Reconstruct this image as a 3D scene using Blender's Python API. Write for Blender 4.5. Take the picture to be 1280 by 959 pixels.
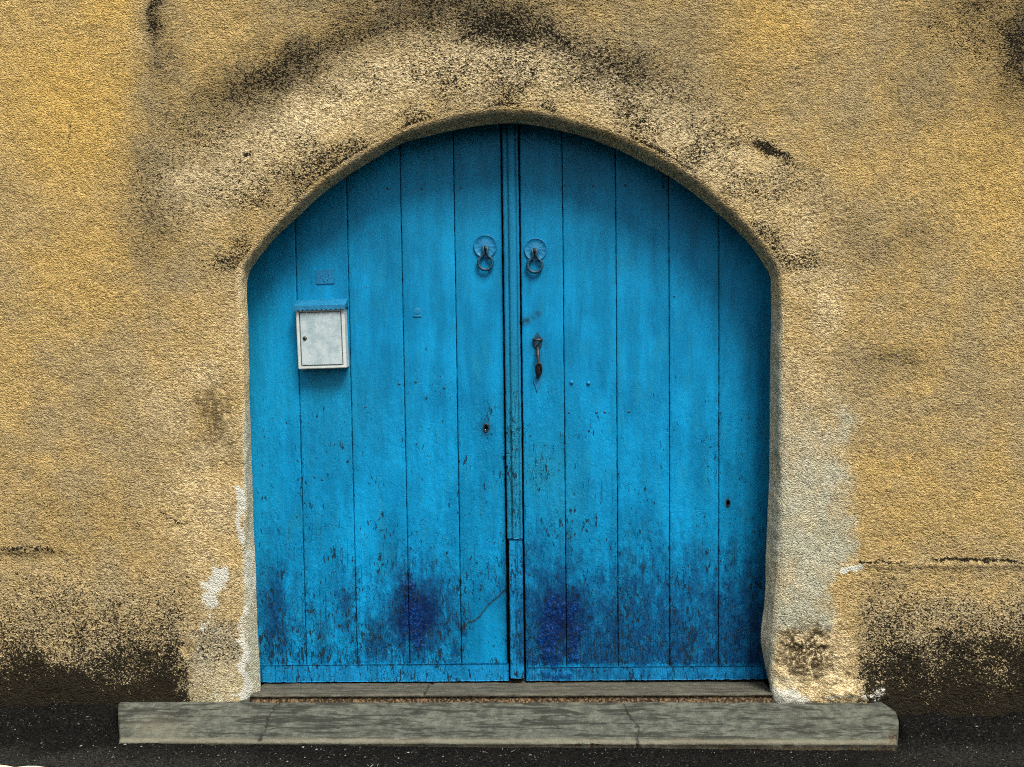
import bpy, math, random
import numpy as np
random.seed(7)
rng = np.random.default_rng(11)
for o in list(bpy.data.objects):
    bpy.data.objects.remove(o)
scene = bpy.context.scene

# ------------------------------------------------------------------ camera
F_PX, D, EYE = 1400.0, 4.2, 1.62          # focal length in photo pixels, metres to wall plane, eye height
DEP = 0.21                                # how far the door sits back in the wall
YAW, PITCH, ROLL = (math.radians(a) for a in (-1.0, 4.25, -0.7))
fw = np.array([math.sin(YAW)*math.cos(PITCH), math.cos(YAW)*math.cos(PITCH), -math.sin(PITCH)])
rt = np.array([math.cos(YAW), -math.sin(YAW), 0.0]); up = np.cross(rt, fw)
cr, sr = math.cos(ROLL), math.sin(ROLL)
RM = np.array([cr*rt + sr*up, -sr*rt + cr*up, -fw]).T
CAM = np.array([0.0, -D, EYE])
from mathutils import Matrix, Vector
cam = bpy.data.cameras.new('camera')
cam.sensor_width = 36.0; cam.lens = 36.0*F_PX/1280.0; cam.clip_start = 0.05; cam.clip_end = 500
camo = bpy.data.objects.new('camera', cam); scene.collection.objects.link(camo)
M4 = Matrix.Identity(4)
for i in range(3):
    for j in range(3): M4[i][j] = RM[i, j]
    M4[i][3] = CAM[i]
camo.matrix_world = M4
scene.camera = camo
scene.render.resolution_x, scene.render.resolution_y = 1024, 767

# ------------------------------------------------------------------ sky, sun, exposure
SUN_EL, SUN_AZ = 57.0, 27.0               # degrees; azimuth measured from straight behind the camera towards its right
world = bpy.data.worlds.new('World'); scene.world = world; world.use_nodes = True
wn = world.node_tree; wn.nodes.clear()
sky = wn.nodes.new('ShaderNodeTexSky'); sky.sky_type = 'NISHITA'; sky.sun_disc = False
sky.sun_elevation = math.radians(SUN_EL); sky.sun_rotation = math.radians(180.0 - SUN_AZ)
sky.air_density = 1.0; sky.dust_density = 4.0
hs = wn.nodes.new('ShaderNodeHueSaturation'); hs.inputs['Saturation'].default_value = 0.3   # overcast: a grey sky
bg = wn.nodes.new('ShaderNodeBackground'); bg.inputs['Strength'].default_value = 0.05
wo = wn.nodes.new('ShaderNodeOutputWorld')
wn.links.new(sky.outputs[0], hs.inputs['Color']); wn.links.new(hs.outputs[0], bg.inputs['Color']); wn.links.new(bg.outputs[0], wo.inputs['Surface'])
sun = bpy.data.lights.new('sun', 'SUN'); sun.energy = 1.5; sun.angle = math.radians(24.0); sun.color = (1.0, 0.96, 0.88)
suno = bpy.data.objects.new('sun', sun); scene.collection.objects.link(suno)
el, az = math.radians(SUN_EL), math.radians(SUN_AZ)
to_sun = Vector((math.sin(az)*math.cos(el), -math.cos(az)*math.cos(el), math.sin(el)))
suno.rotation_euler = to_sun.to_track_quat('Z', 'Y').to_euler()
suno.location = (2, -4, 6)
vs = scene.view_settings
vs.view_transform = 'Standard'; vs.look = 'None'; vs.gamma = 1.0; vs.use_curve_mapping = False
vs.exposure = 1.76
scene.cycles.use_denoising = False      # keep the fine grain of the plaster and paint
scene.cycles.filter_width = 1.1
scene.cycles.use_adaptive_sampling = True; scene.cycles.adaptive_threshold = 0.02; scene.cycles.adaptive_min_samples = 24
scene.cycles.max_bounces = 5; scene.cycles.diffuse_bounces = 3; scene.cycles.glossy_bounces = 2

# ------------------------------------------------------------------ helpers: layout
def un(px, py, Y=0.0):                     # photo pixel -> point on the plane y = Y
    d = RM @ np.array([(px-640.0)/F_PX, -(py-479.5)/F_PX, -1.0])
    return CAM + d*((Y - CAM[1])/d[1])
def proj(P):                               # points -> photo pixel
    q = (P - CAM) @ RM
    return 640.0 + F_PX*q[:, 0]/-q[:, 2], 479.5 - F_PX*q[:, 1]/-q[:, 2]
def sm(a, b, x):
    t = np.clip((x-a)/(b-a), 0, 1); return t*t*(3-2*t)
# ---- noise
PERM = rng.permutation(256).astype(np.int32)
GR = rng.normal(size=(256, 3)).astype(np.float32); GR /= np.linalg.norm(GR, axis=1)[:, None]
def perlin(P):
    P = np.asarray(P, np.float32); I = np.floor(P).astype(np.int32); f = P - I; u = f*f*f*(f*(f*6-15)+10)
    out = np.zeros(len(P), np.float32)
    for dx in (0, 1):
        a = PERM[(I[:, 0]+dx) & 255]; wx = u[:, 0] if dx else 1-u[:, 0]
        for dy in (0, 1):
            b = PERM[(a+I[:, 1]+dy) & 255]; wy = u[:, 1] if dy else 1-u[:, 1]
            for dz in (0, 1):
                g = GR[PERM[(b+I[:, 2]+dz) & 255]]; wz = u[:, 2] if dz else 1-u[:, 2]
                out += wx*wy*wz*(g[:, 0]*(f[:, 0]-dx)+g[:, 1]*(f[:, 1]-dy)+g[:, 2]*(f[:, 2]-dz))
    return out*1.5
def fbm(P, o=3):
    P = np.asarray(P, np.float32); r = 0; a = 1.0
    for k in range(o):
        r = r + a*perlin(P*(2.0**k)+17.3*k); a *= 0.5
    return r
def worley(P):                             # distance to the nearest feature point
    P = np.asarray(P, np.float32); I = np.floor(P).astype(np.int32); f = P - I
    best = np.full(len(P), 9.0, np.float32); J = rng.random((256, 3)).astype(np.float32)
    for dx in (-1, 0, 1):
        a = PERM[(I[:, 0]+dx) & 255]
        for dy in (-1, 0, 1):
            b = PERM[(a+I[:, 1]+dy) & 255]
            for dz in (-1, 0, 1):
                j = J[PERM[(b+I[:, 2]+dz) & 255]]
                d2 = (dx+j[:, 0]-f[:, 0])**2+(dy+j[:, 1]-f[:, 1])**2+(dz+j[:, 2]-f[:, 2])**2
                np.minimum(best, d2, out=best)
    return np.sqrt(best)
def blob(U, V, cx, cy, rx, ry, s=1.0):
    return s*np.exp(-((U-cx)/rx)**2-((V-cy)/ry)**2)
def poly(U, V, pts, w, s=1.0):             # soft band along a polyline; pts (x, y[, strength])
    best = np.full(U.shape, 1e9); val = np.zeros(U.shape)
    for p, q in zip(pts[:-1], pts[1:]):
        ax, ay, bx, by = p[0], p[1], q[0], q[1]; dx, dy = bx-ax, by-ay
        t = np.clip(((U-ax)*dx+(V-ay)*dy)/(dx*dx+dy*dy+1e-9), 0, 1)
        d = np.hypot(U-ax-t*dx, V-ay-t*dy)
        sa = p[2] if len(p) > 2 else 1.0; sb = q[2] if len(q) > 2 else 1.0
        m = d < best; best[m] = d[m]; val[m] = (sa+(sb-sa)*t)[m]
    return s*val*np.exp(-(best/w)**2)
def box2(U, V, x0, x1, y0, y1, e):
    return sm(x0-e, x0+e, U)*(1-sm(x1-e, x1+e, U))*sm(y0-e, y0+e, V)*(1-sm(y1-e, y1+e, V))

# ------------------------------------------------------------------ helpers: meshes and objects
def link(name, me, mat=None, parent=None):
    o = bpy.data.objects.new(name, me); scene.collection.objects.link(o)
    if mat is not None and me is not None and not me.materials: me.materials.append(mat)
    if parent is not None: o.parent = parent
    return o
def raw_mesh(name, V, Q, smooth=True, attrs=None):
    """V (n,3); Q list of faces arrays (all of one arity per array)"""
    me = bpy.data.meshes.new(name); V = np.ascontiguousarray(V, np.float32)
    me.vertices.add(len(V)); me.vertices.foreach_set('co', V.ravel())
    if not isinstance(Q, list): Q = [Q]
    li = np.concatenate([q.ravel() for q in Q]).astype(np.int32)
    st = []; k = 0
    for q in Q:
        st.append(k+np.arange(len(q))*q.shape[1]); k += q.size
    st = np.concatenate(st).astype(np.int32)
    me.loops.add(len(li)); me.loops.foreach_set('vertex_index', li)
    me.polygons.add(len(st)); me.polygons.foreach_set('loop_start', st)
    me.update(calc_edges=True); me.validate()
    me.polygons.foreach_set('use_smooth', np.full(len(me.polygons), smooth))
    for k, v in (attrs or {}).items():
        at = me.attributes.new(k, 'FLOAT', 'POINT'); at.data.foreach_set('value', np.ascontiguousarray(v, np.float32))
    return me
def grid_faces(nu, nv, off=0, flip=False):
    i = np.arange(nu-1)[:, None]*nv + np.arange(nv-1)[None, :]+off
    q = np.stack([i, i+nv, i+nv+1, i+1], -1).reshape(-1, 4)
    return q[:, ::-1] if flip else q
def tag(o, label=None, cat=None, group=None, kind=None):
    if label: o['label'] = label
    if cat: o['category'] = cat
    if group: o['group'] = group
    if kind: o['kind'] = kind
    return o
def empty(name, loc):
    o = bpy.data.objects.new(name, None); scene.collection.objects.link(o); o.location = loc; o.empty_display_size = 0.1
    return o
import bmesh
def bm_mesh(name, fn, smooth=False):
    bm = bmesh.new(); fn(bm); bmesh.ops.recalc_face_normals(bm, faces=bm.faces)
    me = bpy.data.meshes.new(name); bm.to_mesh(me); bm.free()
    for p in me.polygons: p.use_smooth = smooth
    return me
def tube(bm, pts, rad, n=8, closed=False, taper=None):
    pts = [Vector(p) for p in pts]; rings = []; m = len(pts)
    for i, p in enumerate(pts):
        a = pts[(i-1) % m] if (closed or i > 0) else p; b = pts[(i+1) % m] if (closed or i < m-1) else p
        t = (b-a).normalized(); ref = Vector((0, 1, 0)) if abs(t.y) < 0.9 else Vector((1, 0, 0))
        s = t.cross(ref).normalized(); w = s.cross(t)
        r = rad*(taper[i] if taper else 1.0)
        rings.append([bm.verts.new(p+s*(math.cos(k*2*math.pi/n)*r)+w*(math.sin(k*2*math.pi/n)*r)) for k in range(n)])
    for i in range(m if closed else m-1):
        A, B = rings[i], rings[(i+1) % m]
        for k in range(n): bm.faces.new((A[k], A[(k+1) % n], B[(k+1) % n], B[k]))
    if not closed:
        bm.faces.new(rings[0]); bm.faces.new(rings[-1][::-1])
def prism(bm, pts, y0, y1, bev=0.0):       # outline in x,z extruded from y0 (back) to y1 (front)
    a = [bm.verts.new((x, y0, z)) for x, z in pts]
    if bev:
        cx = sum(p[0] for p in pts)/len(pts); cz = sum(p[1] for p in pts)/len(pts)
        s = np.sign(y0-y1)
        b = [bm.verts.new((x, y1+s*bev, z)) for x, z in pts]
        c = []
        for x, z in pts:
            l = math.hypot(x-cx, z-cz) or 1; k = max(0.0, 1-bev/l); c.append(bm.verts.new((cx+(x-cx)*k, y1, cz+(z-cz)*k)))
        loops = [a, b, c]
    else:
        loops = [a, [bm.verts.new((x, y1, z)) for x, z in pts]]
    n = len(pts)
    for L, K in zip(loops[:-1], loops[1:]):
        for i in range(n): bm.faces.new((L[i], L[(i+1) % n], K[(i+1) % n], K[i]))
    bm.faces.new(loops[-1]); bm.faces.new(loops[0][::-1])
def dome(bm, c, r, h, n=10, m=3):          # flattened bolt head facing the street (-y)
    rings = []
    for k in range(m):
        a = k/m*math.pi/2; rr = r*math.cos(a); yy = -h*math.sin(a)
        rings.append([bm.verts.new((c[0]+rr*math.cos(t*2*math.pi/n), c[1]+yy, c[2]+rr*math.sin(t*2*math.pi/n))) for t in range(n)])
    tip = bm.verts.new((c[0], c[1]-h, c[2]))
    for A, B in zip(rings[:-1], rings[1:]):
        for t in range(n): bm.faces.new((A[t], A[(t+1) % n], B[(t+1) % n], B[t]))
    for t in range(n): bm.faces.new((rings[-1][t], rings[-1][(t+1) % n], tip))

# ------------------------------------------------------------------ helpers: materials
class NT:
    def __init__(s, name):
        s.m = bpy.data.materials.new(name); s.m.use_nodes = True; s.t = s.m.node_tree; s.t.nodes.clear()
        s.out = s.t.nodes.new('ShaderNodeOutputMaterial'); s.b = s.t.nodes.new('ShaderNodeBsdfPrincipled')
        s.t.links.new(s.b.outputs[0], s.out.inputs[0]); s.co = s.t.nodes.new('ShaderNodeTexCoord').outputs['Object']
    def put(s, sock, v):
        if isinstance(v, bpy.types.NodeSocket): s.t.links.new(v, sock)
        elif isinstance(v, tuple) and len(v) == 3 and sock.type == 'RGBA': sock.default_value = (*v, 1)
        else: sock.default_value = v
    def math(s, op, a, b=0.0, c=None, clamp=False):
        n = s.t.nodes.new('ShaderNodeMath'); n.operation = op; n.use_clamp = clamp
        s.put(n.inputs[0], a); s.put(n.inputs[1], b)
        if c is not None: s.put(n.inputs[2], c)
        return n.outputs[0]
    def mul(s, a, b): return s.math('MULTIPLY', a, b)
    def add(s, a, b): return s.math('ADD', a, b)
    def ramp(s, v, a, b, lo=0.0, hi=1.0):
        n = s.t.nodes.new('ShaderNodeMapRange'); n.interpolation_type = 'SMOOTHSTEP'
        s.put(n.inputs[0], v); s.put(n.inputs[1], a); s.put(n.inputs[2], b); s.put(n.inputs[3], lo); s.put(n.inputs[4], hi)
        return n.outputs[0]
    def mix(s, f, a, b, mode='MIX'):
        n = s.t.nodes.new('ShaderNodeMix'); n.data_type = 'RGBA'; n.blend_type = mode
        s.put(n.inputs[0], f); s.put(n.inputs[6], a); s.put(n.inputs[7], b); return n.outputs[2]
    def scaled(s, sc, off=(0, 0, 0)):
        n = s.t.nodes.new('ShaderNodeMapping'); s.t.links.new(s.co, n.inputs[0]); n.inputs['Scale'].default_value = sc; n.inputs['Location'].default_value = off
        return n.outputs[0]
    def noise(s, sc, det=2.0, rough=0.55, vec=None, dist=0.0):
        n = s.t.nodes.new('ShaderNodeTexNoise'); s.t.links.new(vec or s.co, n.inputs['Vector'])
        n.inputs['Scale'].default_value = sc; n.inputs['Detail'].default_value = min(det, 3.0); n.inputs['Roughness'].default_value = rough; n.inputs['Distortion'].default_value = dist
        return n.outputs[0]
    def vor(s, sc, feat='F1', vec=None, out=0, rand=1.0):
        n = s.t.nodes.new('ShaderNodeTexVoronoi'); n.feature = feat; s.t.links.new(vec or s.co, n.inputs['Vector']); n.inputs['Scale'].default_value = sc
        n.inputs['Randomness'].default_value = rand
        return n.outputs[out]
    def red(s, c):
        n = s.t.nodes.new('ShaderNodeSeparateColor'); s.t.links.new(c, n.inputs[0]); return n.outputs[0]
    def attr(s, name):
        n = s.t.nodes.new('ShaderNodeAttribute'); n.attribute_name = name; return n.outputs['Fac']
    def bump(s, h, dist, strength=1.0, nrm=None):
        n = s.t.nodes.new('ShaderNodeBump'); n.inputs['Strength'].default_value = strength; n.inputs['Distance'].default_value = dist
        s.t.links.new(h, n.inputs['Height'])
        if nrm is not None: s.t.links.new(nrm, n.inputs['Normal'])
        return n.outputs[0]
    def done(s, col, rough=0.9, nrm=None, spec=0.3, metal=0.0):
        s.put(s.b.inputs['Base Color'], col); s.put(s.b.inputs['Roughness'], rough)
        s.b.inputs['Specular IOR Level'].default_value = spec; s.b.inputs['Metallic'].default_value = metal
        if nrm is not None: s.t.links.new(nrm, s.b.inputs['Normal'])
        return s.m

def mat_plaster():
    n = NT('rough_ochre_plaster')
    g3 = n.scaled((1, 1, 1.15))
    cell = n.red(n.vor(150, vec=g3, out=1)); cell2 = n.red(n.vor(240, vec=g3, out=1))
    fine = n.noise(330, 3); mid = n.noise(38, 3); big = n.noise(2.2, 4, 0.6); med = n.noise(9, 4, 0.6)
    tone = n.ramp(n.add(n.mul(big, 0.6), n.mul(med, 0.4)), 0.40, 0.60)
    base = n.mix(tone, (0.47, 0.328, 0.128), (0.375, 0.285, 0.145))
    base = n.mix(n.attr('ochre'), base, (0.56, 0.365, 0.105))
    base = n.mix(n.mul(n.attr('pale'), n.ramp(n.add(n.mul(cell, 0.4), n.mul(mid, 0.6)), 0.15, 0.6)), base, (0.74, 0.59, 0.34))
    cem = n.mix(med, (0.40, 0.42, 0.32), (0.50, 0.455, 0.32))
    base = n.mix(n.mul(n.ramp(n.noise(8, 3, 0.6), 0.3, 0.6, 0.55, 1.0), n.mul(n.ramp(n.add(n.attr('cement'), n.mul(n.add(n.noise(20, 4, 0.65), -0.5), 0.7)), 0.12, 0.95), n.ramp(n.attr('cement'), 0.02, 0.3))), base, cem)
    brt = n.add(n.mul(cell, 0.62), n.add(n.mul(fine, 1.1), 0.16))
    base = n.mix(1.0, base, brt, 'MULTIPLY')
    # brown water stains, black lichen and soot: speckled at the grain of the plaster
    base = n.mix(n.ramp(cell2, 0.02, 0.20, 0.62, 0.0), base, (0.13, 0.085, 0.032))
    base = n.mix(n.mul(n.attr('soot'), 0.55), base, (0.125, 0.105, 0.065))
    base = n.mix(n.mul(n.attr('smudge'), n.ramp(n.noise(60, 3, 0.65), 0.15, 0.6, 0.6, 1.0)), base, (0.040, 0.034, 0.022))
    val = n.add(n.mul(cell2, 0.55), n.add(n.mul(cell, 0.25), n.mul(n.ramp(n.noise(140, 2), 0.3, 0.7), 0.20)))
    sa = n.attr('soot'); dirt = n.mul(n.add(n.math('POWER', sa, 1.6), n.mul(n.add(mid, -0.5), 0.42)), n.ramp(sa, 0.02, 0.22))
    dark = n.ramp(n.math('SUBTRACT', n.add(n.mul(dirt, 1.0), 0.06), val), -0.09, 0.07)
    dark = n.mul(dark, n.ramp(sa, 0.02, 0.20))
    base = n.mix(n.mul(dark, 0.95), base, (0.008, 0.007, 0.005))
    base = n.mix(n.mul(n.attr('brown'), n.ramp(n.noise(31, 4, 0.65, n.scaled((1.0, 1, 0.8), (3.3, 0, 1.7)), 1.5), 0.34, 0.56)), base, (0.05, 0.036, 0.018))
    wf = n.ramp(n.add(n.attr('white'), n.mul(n.add(n.noise(75, 4, 0.7), -0.5), 1.7)), 0.40, 0.62)
    base = n.mix(wf, base, (0.60, 0.585, 0.49))
    h = n.add(n.mul(fine, 0.6), n.add(n.mul(n.vor(190, vec=g3), -0.9), n.mul(n.noise(210, 2), 0.9)))
    return n.done(base, 0.95, n.bump(h, 0.0058, 1.0), 0.08)

def mat_paint(name, blue=(0.002, 0.165, 0.345), blue2=(0.003, 0.235, 0.475), wood=0.0):
    n = NT(name)
    v = n.scaled((1, 1, 0.28)); vv = n.scaled((1, 1, 0.10))
    big = n.noise(3.0, 4, 0.6); grain = n.noise(150, 3, 0.6, vv); fine = n.noise(420, 2)
    dm = n.attr('dmg')
    base = n.mix(n.ramp(n.add(n.mul(big, 0.6), n.mul(n.noise(14, 3, 0.6, v), 0.4)), 0.34, 0.60), blue, blue2)
    base = n.mix(1.0, base, n.ramp(n.noise(16, 3, 0.65, n.scaled((1.0, 1, 0.16), (2.1, 0, 4.4))), 0.34, 0.60, 0.80, 1.04), 'MULTIPLY')
    oi = n.t.nodes.new('ShaderNodeObjectInfo').outputs['Random']
    base = n.mix(1.0, base, n.add(n.mul(oi, 0.14), 0.92), 'MULTIPLY')
    base = n.mix(n.mul(n.attr('teal'), 0.75), base, (0.012, 0.19, 0.29))
    nav = n.ramp(n.add(n.attr('navy'), n.mul(n.add(n.noise(34, 6, 0.75, n.scaled((1, 1, 0.5))), -0.5), 1.5)), 0.12, 0.90)
    nav = n.mul(nav, n.ramp(n.attr('navy'), 0.03, 0.25))
    base = n.mix(n.mul(nav, 0.9), base, (0.003, 0.042, 0.122))
    base = n.mix(n.ramp(n.add(n.attr('navy'), n.mul(n.add(n.noise(30, 3, 0.7), -0.5), 0.8)), 0.74, 1.1), base, (0.002, 0.012, 0.06))
    ult = n.ramp(n.add(n.attr('ultra'), n.mul(n.add(n.noise(40, 4, 0.6), -0.5), 0.9)), 0.22, 0.62)
    ult = n.mul(n.mul(ult, 0.85), n.ramp(n.attr('ultra'), 0.05, 0.4))
    base = n.mix(ult, base, n.mix(n.ramp(n.noise(130, 4, 0.7), 0.47, 0.66), (0.001, 0.012, 0.06), (0.004, 0.075, 0.34)))
    base = n.mix(1.0, base, n.add(n.mul(fine, 0.35), n.add(n.mul(grain, 0.3), 0.68)), 'MULTIPLY')
    # flaked paint: upright chips that get denser where the door is worn
    chipn = n.add(n.mul(n.noise(78, 3, 0.55, n.scaled((1.5, 1, 0.42)), 0.6), 0.72), n.mul(n.noise(9, 2), 0.28))
    thr = n.math('SUBTRACT', 0.705, n.mul(dm, 0.165))
    chip = n.ramp(n.math('SUBTRACT', chipn, thr), 0.0, 0.022)
    crk = n.vor(36, 'DISTANCE_TO_EDGE', n.scaled((1.7, 1, 0.5)))
    crack = n.mul(n.ramp(crk, 0.0, 0.035, 1.0, 0.0), n.ramp(n.add(dm, n.mul(n.add(n.noise(11, 3), -0.5), 1.6)), 0.62, 0.95))
    chk = n.mul(n.ramp(n.noise(60, 2, 0.5, n.scaled((3.2, 1, 0.07))), 0.655, 0.70), n.ramp(n.add(dm, n.mul(n.add(n.noise(7, 2), -0.5), 1.2)), 0.45, 0.8))
    chip = n.math('MAXIMUM', chip, n.math('MAXIMUM', n.mul(crack, 0.8), n.mul(chk, 0.85)))
    base = n.mix(n.mul(chip, 0.92), base, n.mix(n.noise(200, 2), (0.003, 0.012, 0.024), (0.012, 0.030, 0.045)))
    base = n.mix(n.attr('grime'), base, (0.012, 0.016, 0.010))
    wr = n.mul(n.noise(70, 4, 0.6, n.scaled((1, 1, 0.6)), 1.2), n.add(n.mul(dm, 1.6), 0.12))
    h = n.add(n.mul(chip, -0.55), n.add(n.mul(wr, 0.9), n.add(n.mul(grain, 0.22), n.add(n.mul(fine, 0.10), n.mul(n.mul(ult, n.noise(120, 4, 0.65)), 1.3)))))
    return n.done(base, n.add(0.42, n.mul(chip, 0.4)), n.bump(h, 0.004, 0.9), 0.13)

def mat_concrete(name, a, b, streak=1.0):
    n = NT(name)
    s = n.noise(11, 6, 0.72, n.scaled((0.42, 3.0, 2.4)), 0.8); f = n.noise(300, 3); g = n.noise(28, 4, 0.6)
    base = n.mix(n.ramp(g, 0.3, 0.7), a, b)
    base = n.mix(n.mul(n.ramp(s, 0.47, 0.60), 0.88*streak), base, (0.021, 0.022, 0.017))
    base = n.mix(n.ramp(n.noise(55, 4, 0.7, n.scaled((0.3, 2.0, 1.6))), 0.60, 0.70), base, (0.03, 0.028, 0.02))
    base = n.mix(n.ramp(n.noise(150, 4, 0.7, n.scaled((0.12, 1.0, 0.8))), 0.52, 0.66, 0.0, 0.6), base, (0.03, 0.031, 0.024))
    base = n.mix(n.mul(n.attr('worn'), 0.7), base, (0.18, 0.165, 0.115))
    base = n.mix(n.attr('crack'), base, (0.012, 0.011, 0.009))
    base = n.mix(n.attr('brown'), base, n.mix(n.ramp(n.red(n.vor(170, out=1)), 0.35, 0.95), (0.022, 0.014, 0.007), (0.16, 0.10, 0.05)))
    base = n.mix(1.0, base, n.add(n.mul(f, 0.7), 0.65), 'MULTIPLY')
    return n.done(base, 0.9, n.bump(n.add(n.mul(f, 0.6), n.mul(g, 0.8)), 0.004, 0.7), 0.2)

def mat_asphalt():
    n = NT('dark_asphalt')
    c = n.red(n.vor(170, out=1)); c2 = n.red(n.vor(240, out=1)); f = n.noise(300, 3); m = n.noise(3, 4)
    base = n.mix(m, (0.006, 0.006, 0.0056), (0.011, 0.0108, 0.010))
    base = n.mix(n.ramp(n.attr('dust'), 0.0, 1.0), base, (0.024, 0.0235, 0.021))
    base = n.mix(1.0, base, n.add(n.mul(c, 1.2), n.mul(f, 0.8)), 'MULTIPLY')
    base = n.mix(n.ramp(c2, 0.975, 0.995), base, (0.085, 0.08, 0.068))
    h = n.add(n.mul(n.vor(150), -1.0), n.mul(f, 0.6))
    return n.done(base, 0.9, n.bump(h, 0.008, 1.0), 0.02)

def mat_simple(name, col, col2, sc=40, rough=0.5, metal=0.0, bump=0.0006, spec=0.4):
    n = NT(name); f = n.noise(sc, 5, 0.65)
    return n.done(n.mix(n.ramp(f, 0.35, 0.68), col, col2), rough, n.bump(n.noise(sc*4, 3), bump, 0.6), spec, metal)

PLASTER = mat_plaster()
PAINT = mat_paint('weathered_blue_paint')
PAINT_STRIP = mat_paint('greyer_blue_paint', (0.005, 0.14, 0.28), (0.008, 0.18, 0.35))
PAINT_LOW = mat_paint('fresh_blue_paint', (0.004, 0.165, 0.37), (0.006, 0.205, 0.44))
CONC = mat_concrete('worn_grey_concrete', (0.050, 0.055, 0.044), (0.108, 0.113, 0.088))
SILL = mat_concrete('dull_grey_sill', (0.075, 0.07, 0.05), (0.11, 0.103, 0.076), 0.6)
ASPH = mat_asphalt()
IRON = mat_simple('painted_iron', (0.004, 0.024, 0.044), (0.010, 0.085, 0.15), 160, 0.45)
RUST = mat_simple('dark_rusty_iron', (0.008, 0.009, 0.010), (0.035, 0.035, 0.035), 220, 0.5)
PLATE_BLUE = mat_simple('blue_painted_metal', (0.002, 0.14, 0.30), (0.003, 0.18, 0.37), 70, 0.42)
BOX_WHITE = mat_simple('chalky_white_enamel', (0.28, 0.36, 0.385), (0.42, 0.49, 0.50), 22, 0.5)
BOX_FRAME = mat_simple('cream_enamel', (0.44, 0.48, 0.455), (0.54, 0.57, 0.54), 30, 0.5)
LID_BLUE = mat_simple('dark_blue_enamel', (0.010, 0.12, 0.24), (0.014, 0.17, 0.32), 50, 0.4)
BLACK = mat_simple('black_hollow', (0.004, 0.004, 0.004), (0.008, 0.007, 0.005), 60, 0.9)
BRASS = mat_simple('tarnished_brass', (0.20, 0.16, 0.07), (0.34, 0.28, 0.14), 120, 0.4, 0.6)
LOCKM = mat_simple('grey_steel', (0.05, 0.05, 0.045), (0.11, 0.11, 0.09), 300, 0.4, 0.5)
LINE = mat_simple('worn_cream_road_paint', (0.55, 0.48, 0.34), (0.66, 0.58, 0.42), 60, 0.8)
STONE = mat_simple('pale_grit', (0.09, 0.08, 0.06), (0.26, 0.24, 0.19), 9, 0.9)

# ------------------------------------------------------------------ the wall with its arched opening
PAIRS = [((297,1010),(328,1010)),((303,870),(326,860)),((308,800),(323,800)),((306,700),(319,700)),((307,600),(316,610)),((305,480),(312,482)),((302,400),(310,402)),
 ((300,352),(309,354)),((303,335),(312,340)),((316,316),(324,322)),((338,291),(345,297)),((360,268),(368,275)),((395,235),(402,243)),((426,212),(432,221)),((463,189),(468,199)),
 ((496,171),(500,181)),((531,157),(534,171)),((562,148.5),(565,163.5)),((595,142),(596,158)),((622,139.5),(623,155)),((650,140),(650,154.5)),((675,143),(675,158)),((704,150),(702,164)),
 ((735,158),(733,172)),((774,173),(769,186)),((808,189),(803,203)),((845,210),(838,222)),((880,235),(872,246)),((907,258),(899,269)),((925,276),(917,285)),((948,300),(938,307)),
 ((964,322),(953,328)),((973,340),(962,344)),((976,365),(963.5,366)),((976,430),(963,430)),((976,500),(962,500)),((976,600),(961,600)),((974,700),(957,700)),((971,760),(955,760)),
 ((968,790),(951,790)),((965,820),(953,815)),((963,850),(960,846)),((966,880),(964,860)),((966,1010),(964,1010))]
FR = np.array([un(*a, 0.0) for a, b in PAIRS]); LIPY = 0.075; BK = np.array([un(*b, LIPY) for a, b in PAIRS])
def catmull(P, t, s):                      # resample a chain of points at parameters s (knots t)
    i = np.clip(np.searchsorted(t, s, side='right')-1, 0, len(t)-2)
    T = np.gradient(P, t, axis=0); h = (t[i+1]-t[i])[:, None]; u = ((s-t[i])/(t[i+1]-t[i]))[:, None]
    return (2*u**3-3*u**2+1)*P[i]+(u**3-2*u**2+u)*h*T[i]+(-2*u**3+3*u**2)*P[i+1]+(u**3-u**2)*h*T[i+1]
kn = np.concatenate([[0], np.cumsum(np.linalg.norm(np.diff(FR, axis=0), axis=1))])
NS = 1900
sv = np.linspace(0, kn[-1], NS)
front = catmull(FR, kn, sv); back = catmull(BK, kn, sv)
front[:, 1] = 0; back[:, 1] = LIPY; lip = back
ZC = float(un(640, 350)[2]); XC = float((FR[7, 0]+FR[32, 0])/2)
WX, WZ = 5.0, 4.4
dirv = np.stack([front[:, 0]-XC, np.zeros(NS), np.maximum(front[:, 2]-ZC, 0)], 1)
dirv /= np.linalg.norm(dirv, axis=1)[:, None]
def to_rect(P, d, x0, x1, z1):
    tx = np.where(d[:, 0] > 1e-6, (x1-P[:, 0])/np.maximum(d[:, 0], 1e-6), np.where(d[:, 0] < -1e-6, (x0-P[:, 0])/np.minimum(d[:, 0], -1e-6), 1e9))
    tz = np.where(d[:, 2] > 1e-6, (z1-P[:, 2])/np.maximum(d[:, 2], 1e-6), 1e9)
    return np.minimum(tx, tz)
fx0, fx1, fz1 = un(0, 480)[0]-0.25, un(1280, 480)[0]+0.25, un(640, 0)[2]+0.2
Ff = to_rect(front, dirv, fx0, fx1, fz1); Fo = to_rect(front, dirv, -WX, WX, WZ)
rows = []; tdist = []
RAD = 0.020
wide = lip+dirv*0.036                      # rebate added behind the lip, so the lip tilts outward and catches light
lo = front-lip; ll = np.linalg.norm(lo, axis=1)[:, None]; lo = lo/ll
NR, NB, NF, NO = 18, 14, 230, 12
back = wide.copy(); back[:, 1] = DEP+0.002
w1 = wide.copy(); w1[:, 1] = LIPY+0.012
for a in (0.0, 0.5): rows.append(back+(w1-back)*a); tdist.append(np.full(NS, -DEP))
for a in (0.0, 0.5): rows.append(w1+(lip+np.array([0, .006, 0])-w1)*a); tdist.append(np.full(NS, -DEP+0.02))
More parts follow.
